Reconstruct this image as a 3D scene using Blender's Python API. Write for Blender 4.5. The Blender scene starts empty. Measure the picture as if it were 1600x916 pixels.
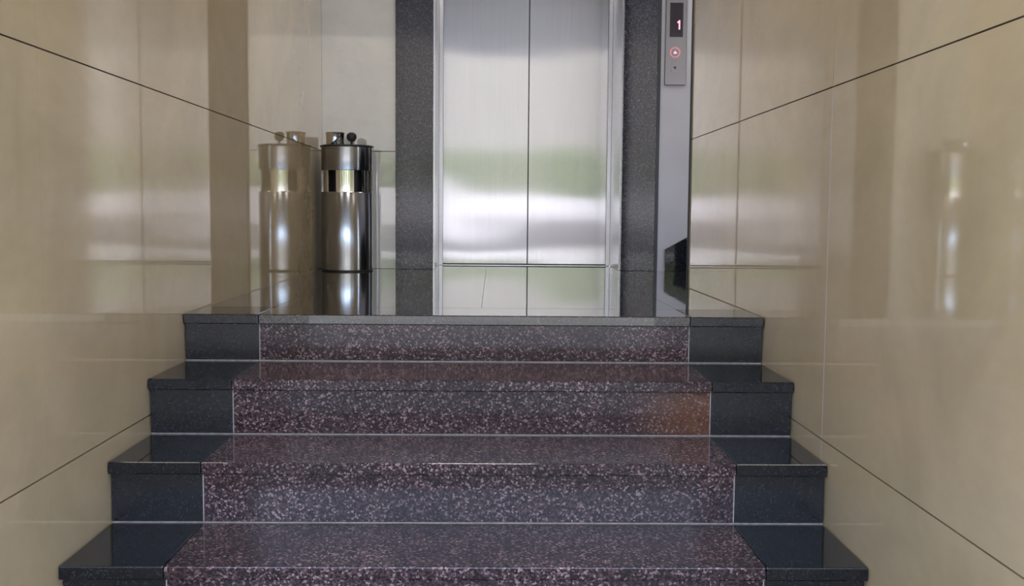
import bpy, bmesh, math, random
from mathutils import Vector, Matrix
random.seed(7)
S = bpy.context.scene
COL = S.collection

# ------------------------------------------------------------------ camera
F = 1600.0
pitch, yaw, roll = 0.0780, 0.0187, 0.0086
cam_d = bpy.data.cameras.new('camera')
cam = bpy.data.objects.new('camera', cam_d); COL.objects.link(cam)
cam_d.sensor_width = 36.0; cam_d.lens = 36.0 * F / 1600.0
cam_d.clip_start = 0.05; cam_d.clip_end = 400
fwd = Vector((math.sin(yaw)*math.cos(pitch), math.cos(yaw)*math.cos(pitch), -math.sin(pitch)))
rt = Vector((math.cos(yaw), -math.sin(yaw), 0)); up = rt.cross(fwd)
r2 = math.cos(roll)*rt + math.sin(roll)*up
u2 = -math.sin(roll)*rt + math.cos(roll)*up
M = Matrix((r2, u2, -fwd)).transposed().to_4x4()
CH = 1.30                                                   # eye height above the pavement
M.translation = Vector((0, 0, CH)); cam.matrix_world = M
S.camera = cam

# ------------------------------------------------------------------ light
world = bpy.data.worlds.new('sky'); S.world = world; world.use_nodes = True
wn = world.node_tree; bg = wn.nodes['Background']
sky = wn.nodes.new('ShaderNodeTexSky'); sky.sky_type = 'NISHITA'
sky.sun_disc = False; sky.sun_elevation = math.radians(48); sky.sun_rotation = math.radians(20)
sky.dust_density = 3.0; sky.air_density = 1.0
hz = wn.nodes.new('ShaderNodeMix'); hz.data_type = 'RGBA'; hz.blend_type = 'MIX'; hz.inputs[0].default_value = 0.6
wn.links.new(sky.outputs[0], hz.inputs[6]); hz.inputs[7].default_value = (0.93, 0.905, 0.84, 1)   # thin bright cloud over the blue
wn.links.new(hz.outputs[2], bg.inputs[0]); bg.inputs[1].default_value = 1.15
sun_d = bpy.data.lights.new('sun', 'SUN'); sun_d.energy = 1.2; sun_d.angle = math.radians(1.0)
sun_d.color = (1.0, 0.95, 0.86)
sun = bpy.data.objects.new('sun', sun_d); COL.objects.link(sun)
# the sun stands behind the building, so the street opposite is lit and the entrance is in open shade
sun.rotation_euler = (math.radians(-42), 0, math.radians(18))
S.view_settings.view_transform = 'Standard'; S.view_settings.look = 'None'
S.view_settings.gamma = 1.0; S.view_settings.use_curve_mapping = False
S.view_settings.exposure = 1.85

# ------------------------------------------------------------------ measured layout
XL, XR = -0.8744, 0.7750            # corridor walls
NY = [2.8876, 2.583, 2.3047, 2.0316]
NZ = [CH-0.2911, CH-0.4268, CH-0.5724, CH-0.7186]
k = 4
while NZ[-1] > 0.20:
    NY.append(NY[-1]-0.2735); NZ.append(NZ[-1]-0.1454)
LAND = NZ[0]
JY, DY, ENDY = 5.2431, 5.7093, 4.0512
CEIL = 3.50
FRONT = 0.90                        # where the corridor opens to the porch

# ------------------------------------------------------------------ materials
def mat(name):
    m = bpy.data.materials.new(name); m.use_nodes = True
    nt = m.node_tree
    return m, nt, nt.nodes['Principled BSDF']
def N(nt, t, **kw):
    n = nt.nodes.new(t)
    for a, b in kw.items(): setattr(n, a, b)
    return n
def pos(nt, scale=(1, 1, 1)):
    g = N(nt, 'ShaderNodeNewGeometry'); mp = N(nt, 'ShaderNodeMapping')
    mp.inputs['Scale'].default_value = scale
    nt.links.new(g.outputs['Position'], mp.inputs['Vector']); return mp.outputs[0]
def ramp(nt, src, stops):
    r = N(nt, 'ShaderNodeValToRGB'); e = r.color_ramp.elements
    while len(e) < len(stops): e.new(0.5)
    for i, (p, c) in enumerate(stops): e[i].position = p; e[i].color = (*c, 1)
    nt.links.new(src, r.inputs[0]); return r.outputs[0]
def noise(nt, v, sc, det=4, rough=0.5, dist=0):
    n = N(nt, 'ShaderNodeTexNoise'); n.inputs['Scale'].default_value = sc
    n.inputs['Detail'].default_value = det; n.inputs['Roughness'].default_value = rough
    n.inputs['Distortion'].default_value = dist
    nt.links.new(v, n.inputs['Vector']); return n.outputs[0]
def mix(nt, fac, a, b, mode='MIX'):
    m = N(nt, 'ShaderNodeMix', data_type='RGBA', blend_type=mode)
    for s, v in ((0, fac), (6, a), (7, b)):
        if hasattr(v, 'is_output'): nt.links.new(v, m.inputs[s])
        elif isinstance(v, tuple): m.inputs[s].default_value = (*v, 1)
        else: m.inputs[s].default_value = v
    return m.outputs[2]
def math_(nt, op, a, b=None):
    m = N(nt, 'ShaderNodeMath', operation=op, use_clamp=False)
    for i, v in enumerate((a, b)):
        if v is None: continue
        if hasattr(v, 'is_output'): nt.links.new(v, m.inputs[i])
        else: m.inputs[i].default_value = v
    return m.outputs[0]
def bump(nt, p, h, strength, dist):
    b = N(nt, 'ShaderNodeBump'); b.inputs['Strength'].default_value = strength
    b.inputs['Distance'].default_value = dist
    nt.links.new(h, b.inputs['Height']); nt.links.new(b.outputs[0], p.inputs['Normal']); nt.links.new(b.outputs[0], p.inputs['Coat Normal'])
def plain(name, col, rough=0.5, metal=0.0, ior=1.5, var=0.06, sc=30):
    m, nt, p = mat(name)
    n = noise(nt, pos(nt), sc)
    c = ramp(nt, n, [(0.3, tuple(x*(1-var) for x in col)), (0.7, tuple(min(1, x*(1+var)) for x in col))])
    nt.links.new(c, p.inputs['Base Color'])
    p.inputs['Roughness'].default_value = rough; p.inputs['Metallic'].default_value = metal
    p.inputs['IOR'].default_value = ior
    return m

def marble(name, base, ior, rough=0.03):
    m, nt, p = mat(name)
    v = pos(nt)
    n1 = noise(nt, v, 2.2, 6, 0.6, 0.6); n2 = noise(nt, pos(nt, (1, 1, 3)), 14, 5, 0.65)
    c = ramp(nt, n1, [(0.3, tuple(x*0.84 for x in base)), (0.52, base), (0.75, tuple(min(1, x*1.12) for x in base))])
    c = mix(nt, math_(nt, 'MULTIPLY', n2, 0.35), c, (base[0]*0.72, base[1]*0.66, base[2]*0.55))
    nt.links.new(c, p.inputs['Base Color'])
    p.inputs['Roughness'].default_value = rough; p.inputs['IOR'].default_value = ior
    p.inputs['Coat Weight'].default_value = 0.6; p.inputs['Coat Roughness'].default_value = rough; p.inputs['Coat IOR'].default_value = 1.5
    bump(nt, p, noise(nt, v, 1.2, 1), 0.05, 0.002)
    return m
M_MARBLE = marble('beige_polished_marble', (0.56, 0.455, 0.305), 2.0)
M_MARBLE_BACK = marble('pale_polished_marble', (0.53, 0.53, 0.53), 2.2)

def granite(name, dark, mid, lite, ior=1.6, rough=0.09, sc=150, extra=None):
    m, nt, p = mat(name)
    v = pos(nt)
    vo = N(nt, 'ShaderNodeTexVoronoi'); vo.inputs['Scale'].default_value = sc
    nt.links.new(pos(nt, (1, 1, 1)), vo.inputs['Vector'])
    sep = N(nt, 'ShaderNodeSeparateColor'); nt.links.new(vo.outputs['Color'], sep.inputs[0])
    c = ramp(nt, sep.outputs[0], [(0.0, dark), (0.35, dark), (0.55, mid), (0.80, mid), (0.95, lite)])
    cl = noise(nt, v, 6, 4)
    c = mix(nt, ramp(nt, cl, [(0.35, (0, 0, 0)), (0.7, (0.55, 0.55, 0.55))]), c, dark)
    if extra: c = extra(nt, c)
    nt.links.new(c, p.inputs['Base Color'])
    p.inputs['Roughness'].default_value = rough; p.inputs['IOR'].default_value = ior
    bump(nt, p, noise(nt, v, 2.5, 2), 0.12, 0.004)
    return m
def patch(nt, c, lo, hi, col, amt, soft):
    """a worn or stained patch with a place of its own in the stone, box lo..hi in metres, soft edges"""
    g = N(nt, 'ShaderNodeNewGeometry'); s = N(nt, 'ShaderNodeSeparateXYZ')
    nt.links.new(g.outputs['Position'], s.inputs[0]); f = None
    for i in range(3):
        for (edge, sg, so) in ((lo[i], 1, soft[i][0]), (hi[i], -1, soft[i][1])):
            mr = N(nt, 'ShaderNodeMapRange'); mr.interpolation_type = 'SMOOTHSTEP'
            nt.links.new(s.outputs[i], mr.inputs[0])
            mr.inputs[1].default_value = edge - sg*so; mr.inputs[2].default_value = edge + sg*so
            f = mr.outputs[0] if f is None else math_(nt, 'MULTIPLY', f, mr.outputs[0])
    n = noise(nt, pos(nt), 60, 4, 0.7)
    f = math_(nt, 'MULTIPLY', f, ramp(nt, n, [(0.3, (amt*0.55,)*3), (0.65, (amt,)*3)]))
    return mix(nt, f, c, col)
def extra_brown(nt, c):
    e = 0.004
    # rusty stain on the second riser, right end
    c = patch(nt, c, (0.42, NY[1], NZ[2]), (0.575, NY[1]+0.08, NZ[1]-0.03), (0.30, 0.12, 0.05), 0.45, ((0.12, e), (0.01, 0.01), (0.02, 0.03)))
    return c
M_BROWN = granite('brown_speckled_granite', (0.016, 0.008, 0.012), (0.085, 0.046, 0.056), (0.36, 0.25, 0.27), ior=1.45, sc=240, extra=extra_brown)
M_BLACK = granite('black_granite', (0.005, 0.006, 0.009), (0.008, 0.009, 0.014), (0.028, 0.030, 0.042), rough=0.05, ior=1.45, sc=300)
M_BLACK_RISER = granite('honed_black_granite', (0.005, 0.006, 0.009), (0.008, 0.009, 0.014), (0.028, 0.030, 0.042), rough=0.20, ior=1.5, sc=300)
M_JAMB = granite('dark_jamb_granite', (0.012, 0.010, 0.016), (0.022, 0.022, 0.034), (0.085, 0.088, 0.125), ior=1.6, rough=0.10, sc=220)
M_LAND = granite('polished_landing_granite', (0.010, 0.009, 0.012), (0.030, 0.024, 0.028), (0.10, 0.085, 0.09), ior=1.5, rough=0.03, sc=240)
M_LAND.node_tree.nodes['Principled BSDF'].inputs['Coat Weight'].default_value = 0.8
M_LAND.node_tree.nodes['Principled BSDF'].inputs['Coat IOR'].default_value = 1.4

def steel(name, col, rough, wav=0.0, aniso=0.0, brush=True, ):
    m, nt, p = mat(name)
    v = pos(nt, (160, 160, 3)) if brush else pos(nt)
    n = noise(nt, v, 1.0, 3)
    c = ramp(nt, n, [(0.3, tuple(x*0.93 for x in col)), (0.7, col)])
    nt.links.new(c, p.inputs['Base Color'])
    p.inputs['Metallic'].default_value = 1.0; p.inputs['Roughness'].default_value = rough
    if aniso:                                   # vertical brushing spreads reflections sideways
        p.inputs['Anisotropic'].default_value = aniso
        tx = N(nt, 'ShaderNodeCombineXYZ'); tx.inputs[0].default_value = 1.0
        nt.links.new(tx.outputs[0], p.inputs['Tangent'])
    if wav:
        h = noise(nt, pos(nt, (0.9, 1, 1.3)), 2.4, 0, 0.3)
        bump(nt, p, h, 1.0, wav)
    return m
M_DOOR = steel('brushed_stainless_door', (0.50, 0.50, 0.525), 0.13, wav=0.003, aniso=1.0)
M_STEEL = steel('stainless_frame', (0.47, 0.47, 0.50), 0.20)
M_BIN = steel('brushed_bin_steel', (0.34, 0.345, 0.36), 0.17)
M_CHROME = steel('chrome', (0.82, 0.82, 0.80), 0.05, brush=False)
M_DARK = plain('black_rubber', (0.012, 0.012, 0.013), 0.45)
M_GAP = plain('dark_joint', (0.030, 0.024, 0.018), 0.9)
M_GROUT = plain('pale_grout', (0.42, 0.38, 0.38), 0.7, sc=80, var=0.25)
M_CORE = plain('concrete', (0.20, 0.19, 0.18), 0.9)
M_PAINT = plain('grey_painted_wall', (0.40, 0.39, 0.43), 0.55, sc=4)
M_CEIL = plain('ceiling_paint', (0.40, 0.40, 0.42), 0.8, sc=3)
M_PLATE = steel('call_plate_steel', (0.22, 0.21, 0.22), 0.30)
M_GLASS = plain('display_glass', (0.010, 0.003, 0.006), 0.08)
M_PAVE = plain('pavement', (0.30, 0.29, 0.26), 0.8, sc=2, var=0.12)
M_WHITEWALL = plain('whitewashed_wall', (0.24, 0.24, 0.25), 0.8, sc=3)
M_FACADE = plain('facade_render', (0.125, 0.124, 0.118), 0.8, sc=1)
M_PLINTH = plain('plinth_render', (0.07, 0.07, 0.075), 0.8)
M_LEAF = plain('leaf_green', (0.15, 0.21, 0.085), 0.6, sc=8, var=0.4)
M_WOOD = plain('bark', (0.12, 0.09, 0.06), 0.9)
M_WINDOW = plain('window_glass', (0.05, 0.06, 0.07), 0.08)
def glow(name, col, s):
    m, nt, p = mat(name); p.inputs['Base Color'].default_value = (*col, 1)
    p.inputs['Emission Color'].default_value = (*col, 1); p.inputs['Emission Strength'].default_value = s
    return m
M_RED = glow('lit_red_figure', (1.0, 0.25, 0.35), 0.6)
M_FILL = glow('fill_diffuser', (1.0, 0.95, 0.86), 3.0)
M_PINK = glow('lit_red_ring', (0.6, 0.2, 0.25), 0.1)

# ------------------------------------------------------------------ builders
def link(name, bm, m, parent=None, loc=None):
    me = bpy.data.meshes.new(name)
    if loc is None:
        vs = [v.co for v in bm.verts]
        loc = Vector([(min(c[i] for c in vs)+max(c[i] for c in vs))/2 for i in range(3)])
        loc.z = min(c.z for c in vs)
    loc = Vector(loc)
    bmesh.ops.translate(bm, verts=bm.verts, vec=-loc)
    bmesh.ops.recalc_face_normals(bm, faces=bm.faces)
    bm.to_mesh(me); bm.free(); me.materials.append(m)
    o = bpy.data.objects.new(name, me); COL.objects.link(o)
    o.location = loc
    if parent:
        o.parent = parent
        o.location = loc - wloc(parent)
    return o
def wloc(o):
    l = o.location.copy()
    while o.parent: o = o.parent; l += o.location
    return l
def abox(bm, x0, x1, y0, y1, z0, z1, bev=0.0, seg=1):
    r = bmesh.ops.create_cube(bm, size=1.0)
    for v in r['verts']:
        v.co = Vector((x0+(v.co.x+0.5)*(x1-x0), y0+(v.co.y+0.5)*(y1-y0), z0+(v.co.z+0.5)*(z1-z0)))
    if bev:
        es = list({e for v in r['verts'] for e in v.link_edges})
        bmesh.ops.bevel(bm, geom=es, offset=bev, segments=seg, affect='EDGES', profile=0.5)
def box(name, m, x0, x1, y0, y1, z0, z1, parent=None, bev=0.0, seg=1):
    bm = bmesh.new(); abox(bm, x0, x1, y0, y1, z0, z1, bev, seg); return link(name, bm, m, parent)
def empty(name, loc):
    o = bpy.data.objects.new(name, None); COL.objects.link(o); o.location = loc
    o.empty_display_size = 0.1; return o
def tag(o, label=None, cat=None, group=None, kind=None):
    for a, b in (('label', label), ('category', cat), ('group', group), ('kind', kind)):
        if b: o[a] = b
    return o
def struct(o, label=None): return tag(o, label=label, kind='structure')
def lathe(bm, prof, cx, cy, cz, n=48, a0=0, a1=360):
    full = a1-a0 >= 360
    cnt = n if full else n+1
    rings = []
    for (r, z) in prof:
        rings.append([bm.verts.new((cx+r*math.sin(math.radians(a0+(a1-a0)*i/n)), cy-r*math.cos(math.radians(a0+(a1-a0)*i/n)), cz+z)) for i in range(cnt)])
    for a, b in zip(rings, rings[1:]):
        for i in range(n):
            j = (i+1) % cnt
            bm.faces.new((a[i], a[j], b[j], b[i]))
    return rings
def cap(bm, ring): bm.faces.new(ring)
def smooth(o, ang=35):
    for p in o.data.polygons: p.use_smooth = True
    o.data.set_sharp_from_angle(angle=math.radians(ang))
    return o

# ------------------------------------------------------------------ side walls clad in marble panels
TH = 0.02
def clad_wall(name, side, x, rows, ycuts, label):
    back = x - side*TH if side > 0 else x + TH      # side +1: wall_left (faces +x); -1: wall_right
    if side > 0: w = box(name, M_GAP, x-0.20, x-0.006, ycuts[0], ycuts[-1], 0, CEIL)
    else:        w = box(name, M_GAP, x+0.006, x+0.060, ycuts[0], ycuts[-1], 0, CEIL)
    struct(w, label)
    for z0, z1 in zip(rows, rows[1:]):
        for y0, y1 in zip(ycuts, ycuts[1:]):
            a, b = (x-0.0055, x) if side > 0 else (x, x+0.0055)
            box('panel', M_MARBLE, a, b, y0+(0.0018 if side < 0 and y0 > 2 else 0.0002), y1-(0.0018 if side < 0 and y1 < 3 else 0.0002), z0+0.0016, z1-0.0016, w)
    if side < 0:                              # pale filler in the one open upright joint
        for z0, z1 in zip(rows[:2], rows[1:3]):
            box('joint_filler', M_MARBLE_BACK, x-0.0003, x+0.0055, ycuts[1]-0.0016, ycuts[1]+0.0016, z0+0.0016, z1-0.0016, w)
    return w
clad_wall('wall_left', 1, XL, [0, 0.777, 1.6078, 2.439, CEIL], [FRONT, 2.00, 3.66, JY+0.03],
          'polished beige marble wall on the left mirroring the lift doors')
clad_wall('wall_right', -1, XR, [0, 0.7757, 1.5941, 2.412, CEIL], [FRONT, 2.36, ENDY-0.004],
          'polished beige marble wall on the right, ending before the lift')
struct(box('trim_1', M_DARK, XR-0.006, XR+0.060, ENDY-0.004, ENDY+0.004, LAND, CEIL), 'dark edge strip closing the end of the right wall')

# back wall left of the lift: pale marble panels; right of it grey paint
wb = struct(box('wall_back', M_GAP, XL-0.20, -0.4984, JY+0.036, JY+0.20, LAND-0.2, CEIL), 'pale polished wall left of the lift behind the steel bin')
for z0, z1 in ((LAND, 1.6078), (1.6078, 2.439), (2.439, CEIL)):
    box('panel', M_MARBLE_BACK, XL+0.0005, -0.4990, JY+0.030, JY+0.0355, z0+0.0016, z1-0.0016, wb)
struct(box('wall_stairwell', M_PAINT, 0.8440, 3.0, JY+0.02, JY+0.20, LAND-0.2, CEIL), 'grey painted wall right of the lift carrying the call plate')
struct(box('wall_far', M_PAINT, 3.0, 3.15, 2.9, JY+0.20, 0, CEIL))
struct(box('ceiling', M_CEIL, -4.5, 4.5, -2.6, 6.2, CEIL, CEIL+0.25), 'flat ceiling over the entrance')
struct(box('wall_front', M_WHITEWALL, -4.5, XL-0.20, FRONT-0.4, FRONT-0.2, 0, CEIL))

# unseen fill lamps added to brighten the passage (above the frame)
def add_fill_lamp(y, x=-0.05, w=0.6, l=0.6, power=1):
    t = tag(empty('ceiling_fill', (x, y, CEIL-0.03)), 'added square fill lamp over the steps' if y < 3 else ('added square fill lamp over the landing' if x < 1 else 'added square fill lamp over the side stair'), 'lamp')
    box('frame', M_STEEL, x-w/2, x+w/2, y-l/2, y+l/2, CEIL-0.02, CEIL-0.0005, t)
    box('diffuser', M_FILL, x-w/2+0.02, x+w/2-0.02, y-l/2+0.02, y+l/2-0.02, CEIL-0.025, CEIL-0.0205, t)
    d = bpy.data.lights.new('fill_light', 'AREA'); d.shape = 'RECTANGLE'; d.size = w-0.06; d.size_y = l-0.06
    d.energy = power; d.color = (1.0, 0.93, 0.82)
    o = bpy.data.objects.new('fill_light', d); COL.objects.link(o); o.location = (x, y, CEIL-0.03)
add_fill_lamp(2.2); add_fill_lamp(4.0)
add_fill_lamp(4.6, 1.9, power=3)  # added fill over the side stair, out of view

# ------------------------------------------------------------------ landing floor (black granite flags)
fl = struct(box('floor', M_GAP, XL, XR+0.06, NY[0]+0.2305, DY+0.3, LAND-0.20, LAND-0.026), 'polished dark granite landing before the lift')
g = 0.0006
SX0, SX1 = XL+0.212, XR-0.212
def flag(x0, x1, y0, y1, m=M_LAND):
    return box('floor_tile', m, x0+g, x1-g, y0+g, y1-g, LAND-0.026, LAND, fl)
for (x0, x1) in ((XL+0.005, SX0), (SX0, -0.035), (-0.035, SX1), (SX1, XR-0.005)):
    flag(x0, x1, NY[0]+0.2305, ENDY)
    flag(x0, x1 if x1 < 0.7 else XR+0.062, ENDY, JY+0.019)
flag(XL+0.001, 0.8435, JY+0.019, DY-0.012)
fr = struct(box('floor_stairwell', M_CORE, XR+0.062, 3.0, 2.9, JY+0.019, 0, LAND-0.026), 'landing floor running on to the right')
for x0, x1, y0 in ((XR+0.062, 1.10, 2.9), (1.10, 2.0, 2.9), (2.0, 3.0, 2.9)):
    box('floor_tile', M_LAND, x0+g, x1-g, y0, JY+0.019, LAND-0.026, LAND, fr)

# ------------------------------------------------------------------ the stairs
stairs = tag(empty('staircase', (-0.05, 1.4, 0)), 'broad flight of brown granite steps with black granite ends', 'stairs')
ST = 0.028
def tile_x(): return ((XL+0.0015, SX0, 'black granite end piece'), (SX0, SX1, None), (SX1, XR-0.0015, 'black granite end piece'))
for i, (y, z) in enumerate(zip(NY, NZ)):
    back = NY[i-1]+0.020 if i else NY[0]+0.2305
    zlow = NZ[i+1] if i+1 < len(NZ) else 0.0
    core = box('step', M_CORE, XL+0.004, XR-0.004, y+0.034, back-0.001, max(zlow-0.02, 0), z-ST-0.0005, stairs)
    for (x0, x1, lab) in tile_x():
        t = box('tread_slab', M_BLACK if lab else (M_BROWN if i else M_LAND), x0+0.0005, x1-0.0005, y, back-0.0008, z-ST, z, core, bev=0.0025, seg=2)
        if lab: t['label'] = 'black granite tread end'
        r = box('riser_tile', M_BLACK_RISER if lab else M_BROWN, x0+0.0012, x1-0.0012, y+0.020, y+0.033, zlow+0.004, z-ST-0.001, core)
        if lab: r['label'] = 'black granite riser end'
    bm = bmesh.new()
    abox(bm, XL+0.003, XR-0.003, y+0.0190, y+0.0335, zlow+0.0003, zlow+0.0030)
    for sx in (SX0, SX1): abox(bm, sx-0.0012, sx+0.0012, y+0.0192, y+0.0335, zlow+0.004, z-ST-0.0005)
    link('grout_line', bm, M_GROUT, core)

# ------------------------------------------------------------------ lift entrance
XA, XB, XC, XD = -0.4984, -0.3098, 0.6545, 0.8438
LTOP = LAND+2.12
lift = tag(empty('elevator', ((XB+XC)/2, DY, LAND)), 'closed two-leaf stainless steel lift doors between dark speckled granite jambs', 'elevator')
for x0, x1, lab in ((XA, XB, 'dark speckled granite jamb left of the doors'), (XC, XD-0.018, 'dark speckled granite jamb right of the doors')):
    o = box('jamb', M_JAMB, x0, x1, JY, DY+0.02, LAND+0.0001, CEIL-0.001, lift, bev=0.002); o['label'] = lab
box('dark_strip', M_DARK, XD-0.018, XD-0.0005, JY+0.008, JY+0.18, LAND+0.0001, CEIL-0.001, lift)  # narrow black strip along the outer edge of the right jamb
box('lintel', M_JAMB, XB+0.001, XC-0.001, JY, DY+0.02, LTOP+0.03, CEIL-0.001, lift)
bm = bmesh.new()
FW = 0.030
abox(bm, XB+0.0005, XB+0.008, JY+0.03, DY-0.006, LAND+0.001, LTOP+0.03)
abox(bm, XB+0.008, XB+FW, DY-0.030, DY-0.006, LAND+0.001, LTOP+0.03, 0.001)
abox(bm, XC-0.008, XC-0.0005, JY+0.03, DY-0.006, LAND+0.001, LTOP+0.03)
abox(bm, XC-FW, XC-0.008, DY-0.030, DY-0.006, LAND+0.001, LTOP+0.03, 0.001)
abox(bm, XB+0.008, XC-0.008, DY-0.030, DY-0.006, LTOP, LTOP+0.03)
link('frame', bm, M_STEEL, lift)
XS = 0.1903
DOORZ = LAND+0.008
for x0, x1, lab in ((XB+0.012, XS-0.0022, 'left door leaf'), (XS+0.0022, XC-0.012, 'right door leaf')):
    o = box('door_panel', M_DOOR, x0, x1, DY, DY+0.03, DOORZ, LTOP-0.002, lift, bev=0.0015); o['label'] = lab
box('door_seam_seal', M_DARK, XS-0.0021, XS+0.0021, DY+0.006, DY+0.03, DOORZ, LTOP-0.002, lift)
bm = bmesh.new()
abox(bm, XB+0.008, XC-0.008, DY-0.010, DY+0.04, LAND-0.02, LAND+0.003)
link('sill', bm, M_STEEL, lift)
box('shaft_backing', M_DARK, XB, XC, DY+0.045, DY+0.06, LAND, LTOP+0.03, lift)

# call plate
def tri(bm, cx, cz, r, y, dz=1, th=0.002):
    vs = [(cx-r, cz-dz*r*0.7), (cx+r, cz-dz*r*0.7), (cx, cz+dz*r*0.9)]
    a = [bm.verts.new((p[0], y, p[1])) for p in vs]; b = [bm.verts.new((p[0], y+th, p[1])) for p in vs]
    bm.faces.new(a); bm.faces.new(b[::-1])
    for i in range(3): bm.faces.new((a[i], b[i], b[(i+1) % 3], a[(i+1) % 3]))
def disc(bm, cx, cz, r, y0, y1, n=24, ri=0.0):
    def ring(rr, y): return [bm.verts.new((cx+rr*math.cos(2*math.pi*i/n), y, cz+rr*math.sin(2*math.pi*i/n))) for i in range(n)]
    a, b = ring(r, y0), ring(r, y1)
    if ri:
        c, d = ring(ri, y0), ring(ri, y1)
        for i in range(n):
            j = (i+1) % n
            for p, q in ((a, b), (b, d), (d, c), (c, a)): bm.faces.new((p[i], p[j], q[j], q[i]))
    else:
        bm.faces.new(a); bm.faces.new(b)
        for i in range(n): j = (i+1) % n; bm.faces.new((a[i], a[j], b[j], b[i]))
PX0, PX1 = 0.864, 0.972
WY = JY+0.02
call = tag(empty('call_plate', ((PX0+PX1)/2, WY, 1.95)), 'slim steel lift call plate with dark display on grey wall', 'call panel')
box('faceplate', M_PLATE, PX0, PX1, WY-0.012, WY-0.0002, 1.955, 2.42, call, bev=0.002)
dsp = box('display', M_GLASS, 0.885, 0.951, WY-0.016, WY-0.0118, 2.195, 2.365, call)
bm = bmesh.new()
abox(bm, 0.929, 0.936, WY-0.0175, WY-0.0162, 2.232, 2.278)
abox(bm, 0.922, 0.929, WY-0.0175, WY-0.0162, 2.264, 2.272)
link('figure', bm, M_RED, dsp)
for zc, lit in ((2.118, True), (2.04, False)):
    bm = bmesh.new(); disc(bm, 0.914, zc, 0.020, WY-0.016, WY-0.0118)
    b = link('button', bm, M_PLATE, call)
    bm = bmesh.new(); disc(bm, 0.914, zc, 0.027, WY-0.0145, WY-0.0118, ri=0.0205)
    link('ring', bm, M_PINK if lit else M_PLATE, b)
    bm = bmesh.new(); tri(bm, 0.914, zc, 0.009, WY-0.0175, 1 if lit else -1)
    link('arrow', bm, M_RED if lit else M_DARK, b)

# ------------------------------------------------------------------ stair going on up to the right of the lift
up_st = tag(empty('staircase', (1.6, 4.7, LAND)), 'black granite skirting and steps rising to the right of the lift', 'stairs')
def prism(bm, pts, y0, y1):
    a = [bm.verts.new((p[0], y0, p[1])) for p in pts]; b = [bm.verts.new((p[0], y1, p[1])) for p in pts]
    bm.faces.new(a); bm.faces.new(b[::-1])
    for i in range(len(pts)): j = (i+1) % len(pts); bm.faces.new((a[i], b[i], b[j], a[j]))
bm = bmesh.new()
x0 = 0.884
prism(bm, [(x0, LAND+0.001), (2.9, LAND+0.001), (2.9, LAND+0.112+0.56*(2.9-x0)), (x0, LAND+0.112)], WY-0.020, WY-0.001)
link('raked_skirting', bm, M_BLACK, up_st)
for i in range(5):
    a = 1.12+i*0.28
    s = box('step', M_CORE, a+0.02, 2.95, ENDY+0.08, WY-0.022, LAND+0.001+i*0.15, LAND+0.15*(i+1)-0.03, up_st)
    box('tread_slab', M_BLACK, a, a+0.295, ENDY+0.08, WY-0.022, LAND+0.15*(i+1)-0.03, LAND+0.15*(i+1), s, bev=0.002)
    box('riser_tile', M_BLACK, a+0.008, a+0.0195, ENDY+0.08, WY-0.022, LAND+0.15*i+0.001, LAND+0.15*(i+1)-0.031, s)

# ------------------------------------------------------------------ steel ash bin
BX, BY, BZ, BR = -0.722, 5.085, LAND, 0.1245
ash = tag(empty('ash_bin', (BX, BY, BZ)), 'round brushed steel ash bin standing in the left corner of the landing', 'bin')
bm = bmesh.new()
rr = lathe(bm, [(BR-0.004, 0.0), (BR, 0.004), (BR, 0.383), (BR-0.002, 0.386), (BR-0.010, 0.386), (BR-0.010, 0.02)], BX, BY, BZ)
cap(bm, rr[0]); cap(bm, rr[-1]); smooth(link('body', bm, M_BIN, ash, (BX, BY, BZ)))
bm = bmesh.new()
rr = lathe(bm, [(BR-0.004, 0), (BR+0.002, 0.001), (BR+0.002, 0.006), (BR+0.0005, 0.008)], BX, BY, BZ)
smooth(link('base_ring', bm, M_DARK, ash, (BX, BY, BZ)))
bm = bmesh.new()
rr = lathe(bm, [(BR-0.030, 0.38), (BR-0.030, 0.50)], BX, BY, BZ); cap(bm, rr[0]); cap(bm, rr[-1])
smooth(link('liner', bm, M_DARK, ash, (BX, BY, BZ)))
for a0, a1 in ((-62, -40), (-18, 24), (44, 62), (100, 128), (150, 172), (196, 216), (240, 262)):
    bm = bmesh.new()
    lathe(bm, [(BR-0.008, 0.380), (BR-0.004, 0.380), (BR-0.004, 0.492), (BR-0.008, 0.492), (BR-0.008, 0.380)], BX, BY, BZ, 8, a0, a1)
    smooth(link('post', bm, M_CHROME, ash, (BX, BY, BZ)))
bm = bmesh.new()
rr = lathe(bm, [(BR-0.008, 0.490), (BR-0.001, 0.490), (BR, 0.493), (BR, 0.602), (BR+0.003, 0.606), (BR+0.003, 0.612), (BR-0.006, 0.612), (BR-0.012, 0.590)], BX, BY, BZ)
cap(bm, rr[-1]); cap(bm, rr[0]); smooth(link('collar', bm, M_BIN, ash, (BX, BY, BZ)))
bm = bmesh.new()
rr = lathe(bm, [(BR+0.0032, 0.603), (BR+0.0055, 0.605), (BR+0.0055, 0.612), (BR-0.001, 0.6135)], BX, BY, BZ)
smooth(link('rim', bm, M_DARK, ash, (BX, BY, BZ)))
bm = bmesh.new()
bx = BX-0.056
rr = lathe(bm, [(0.040, 0.591), (0.044, 0.606), (0.046, 0.668), (0.049, 0.674), (0.047, 0.677), (0.042, 0.674), (0.040, 0.625)], bx, BY, BZ, 32)
cap(bm, rr[0]); cap(bm, rr[-1]); smooth(link('ash_cup', bm, M_CHROME, ash, (bx, BY, BZ+0.6)))
bm = bmesh.new()
kx = BX+0.024
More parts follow.
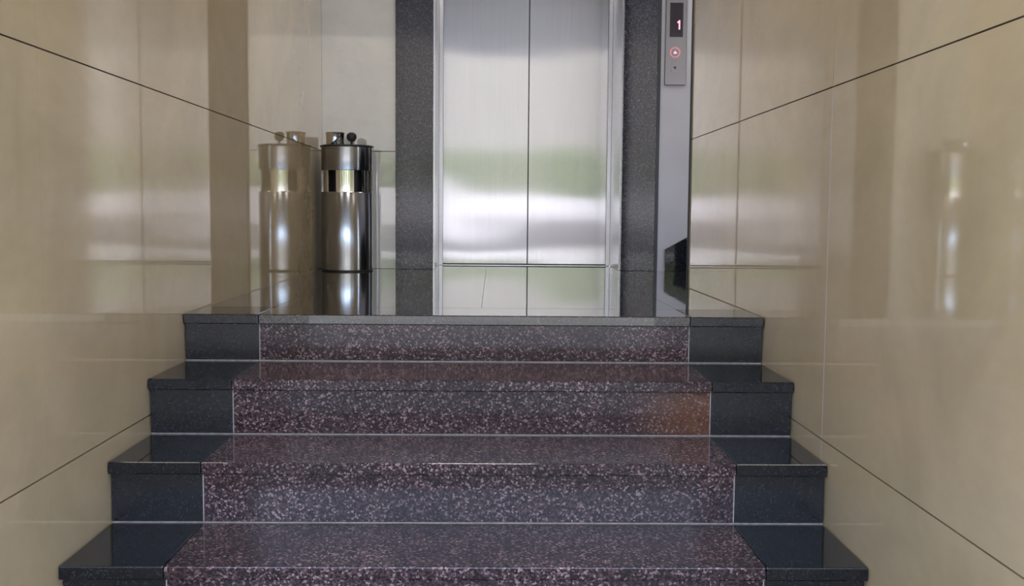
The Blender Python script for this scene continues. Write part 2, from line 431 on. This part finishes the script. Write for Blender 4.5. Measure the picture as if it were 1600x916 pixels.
rr = lathe(bm, [(0.006, 0.591), (0.006, 0.632), (0.018, 0.638), (0.025, 0.652), (0.023, 0.668), (0.012, 0.677)], kx, BY-0.01, BZ, 24)
cap(bm, rr[-1]); cap(bm, rr[0]); smooth(link('knob', bm, M_DARK, ash, (kx, BY-0.01, BZ+0.6)))

# ------------------------------------------------------------------ the street behind the camera (seen only as reflections)
struct(box('ground', M_PAVE, -60, 60, -90, NY[-1]+0.019, -0.2, 0.0), 'pale pavement outside the entrance')
cw = tag(box('compound_wall', M_WHITEWALL, -30, 30, -16.3, -16.0, 0.0, 1.92), 'low white wall across the street', 'wall')
box('plinth', M_PLINTH, -30, 30, -15.999, -15.95, 0.0, 0.97, cw)
bld = empty('apartment_building', (0, -32, 0)); tag(bld, 'plain grey building across the street', 'building')
box('facade', M_FACADE, -34, 34, -44, -32, 0.0, 9.2, bld)
def bush(cx, cy, z, rx, rz, n, label):
    t = empty('bush', (cx, cy, 0)); tag(t, label, 'bush')
    bm = bmesh.new()
    for _ in range(n):
        d = Vector([random.gauss(0, 1) for _ in range(3)]).normalized() * (0.65+0.4*random.random())
        p = Vector((cx+d.x*rx, cy+d.y*rx*0.7, z+d.z*rz))
        a = Vector([random.gauss(0, 1) for _ in range(3)]).normalized(); b = a.orthogonal().normalized()
        s = 0.07+0.06*random.random()
        v = [bm.verts.new(p+q) for q in (-a*s, b*s*0.6, a*s, -b*s*0.6)]
        bm.faces.new(v)
    o = link('foliage', bm, M_LEAF, t); o['kind'] = 'stuff'
    bm = bmesh.new()
    rr = lathe(bm, [(0.09, 0), (0.05, z)], cx, cy, 0, 10); cap(bm, rr[0]); cap(bm, rr[-1])
    link('trunk', bm, M_WOOD, t)
ORD = ('first', 'second', 'third', 'fourth', 'fifth', 'sixth', 'seventh')
for i, (cx, w, h) in enumerate(((-9.9, 1.5, 0.9), (-6.8, 1.2, 0.8), (-3.6, 0.9, 0.9), (-1.1, 0.9, 0.9), (1.7, 0.8, 0.9), (5.8, 1.5, 0.8), (9.9, 1.5, 0.9))):
    bush(cx, -18.3, 2.1, w, h, 2600, ORD[i] + ' leafy green bush from the left behind the white street wall')
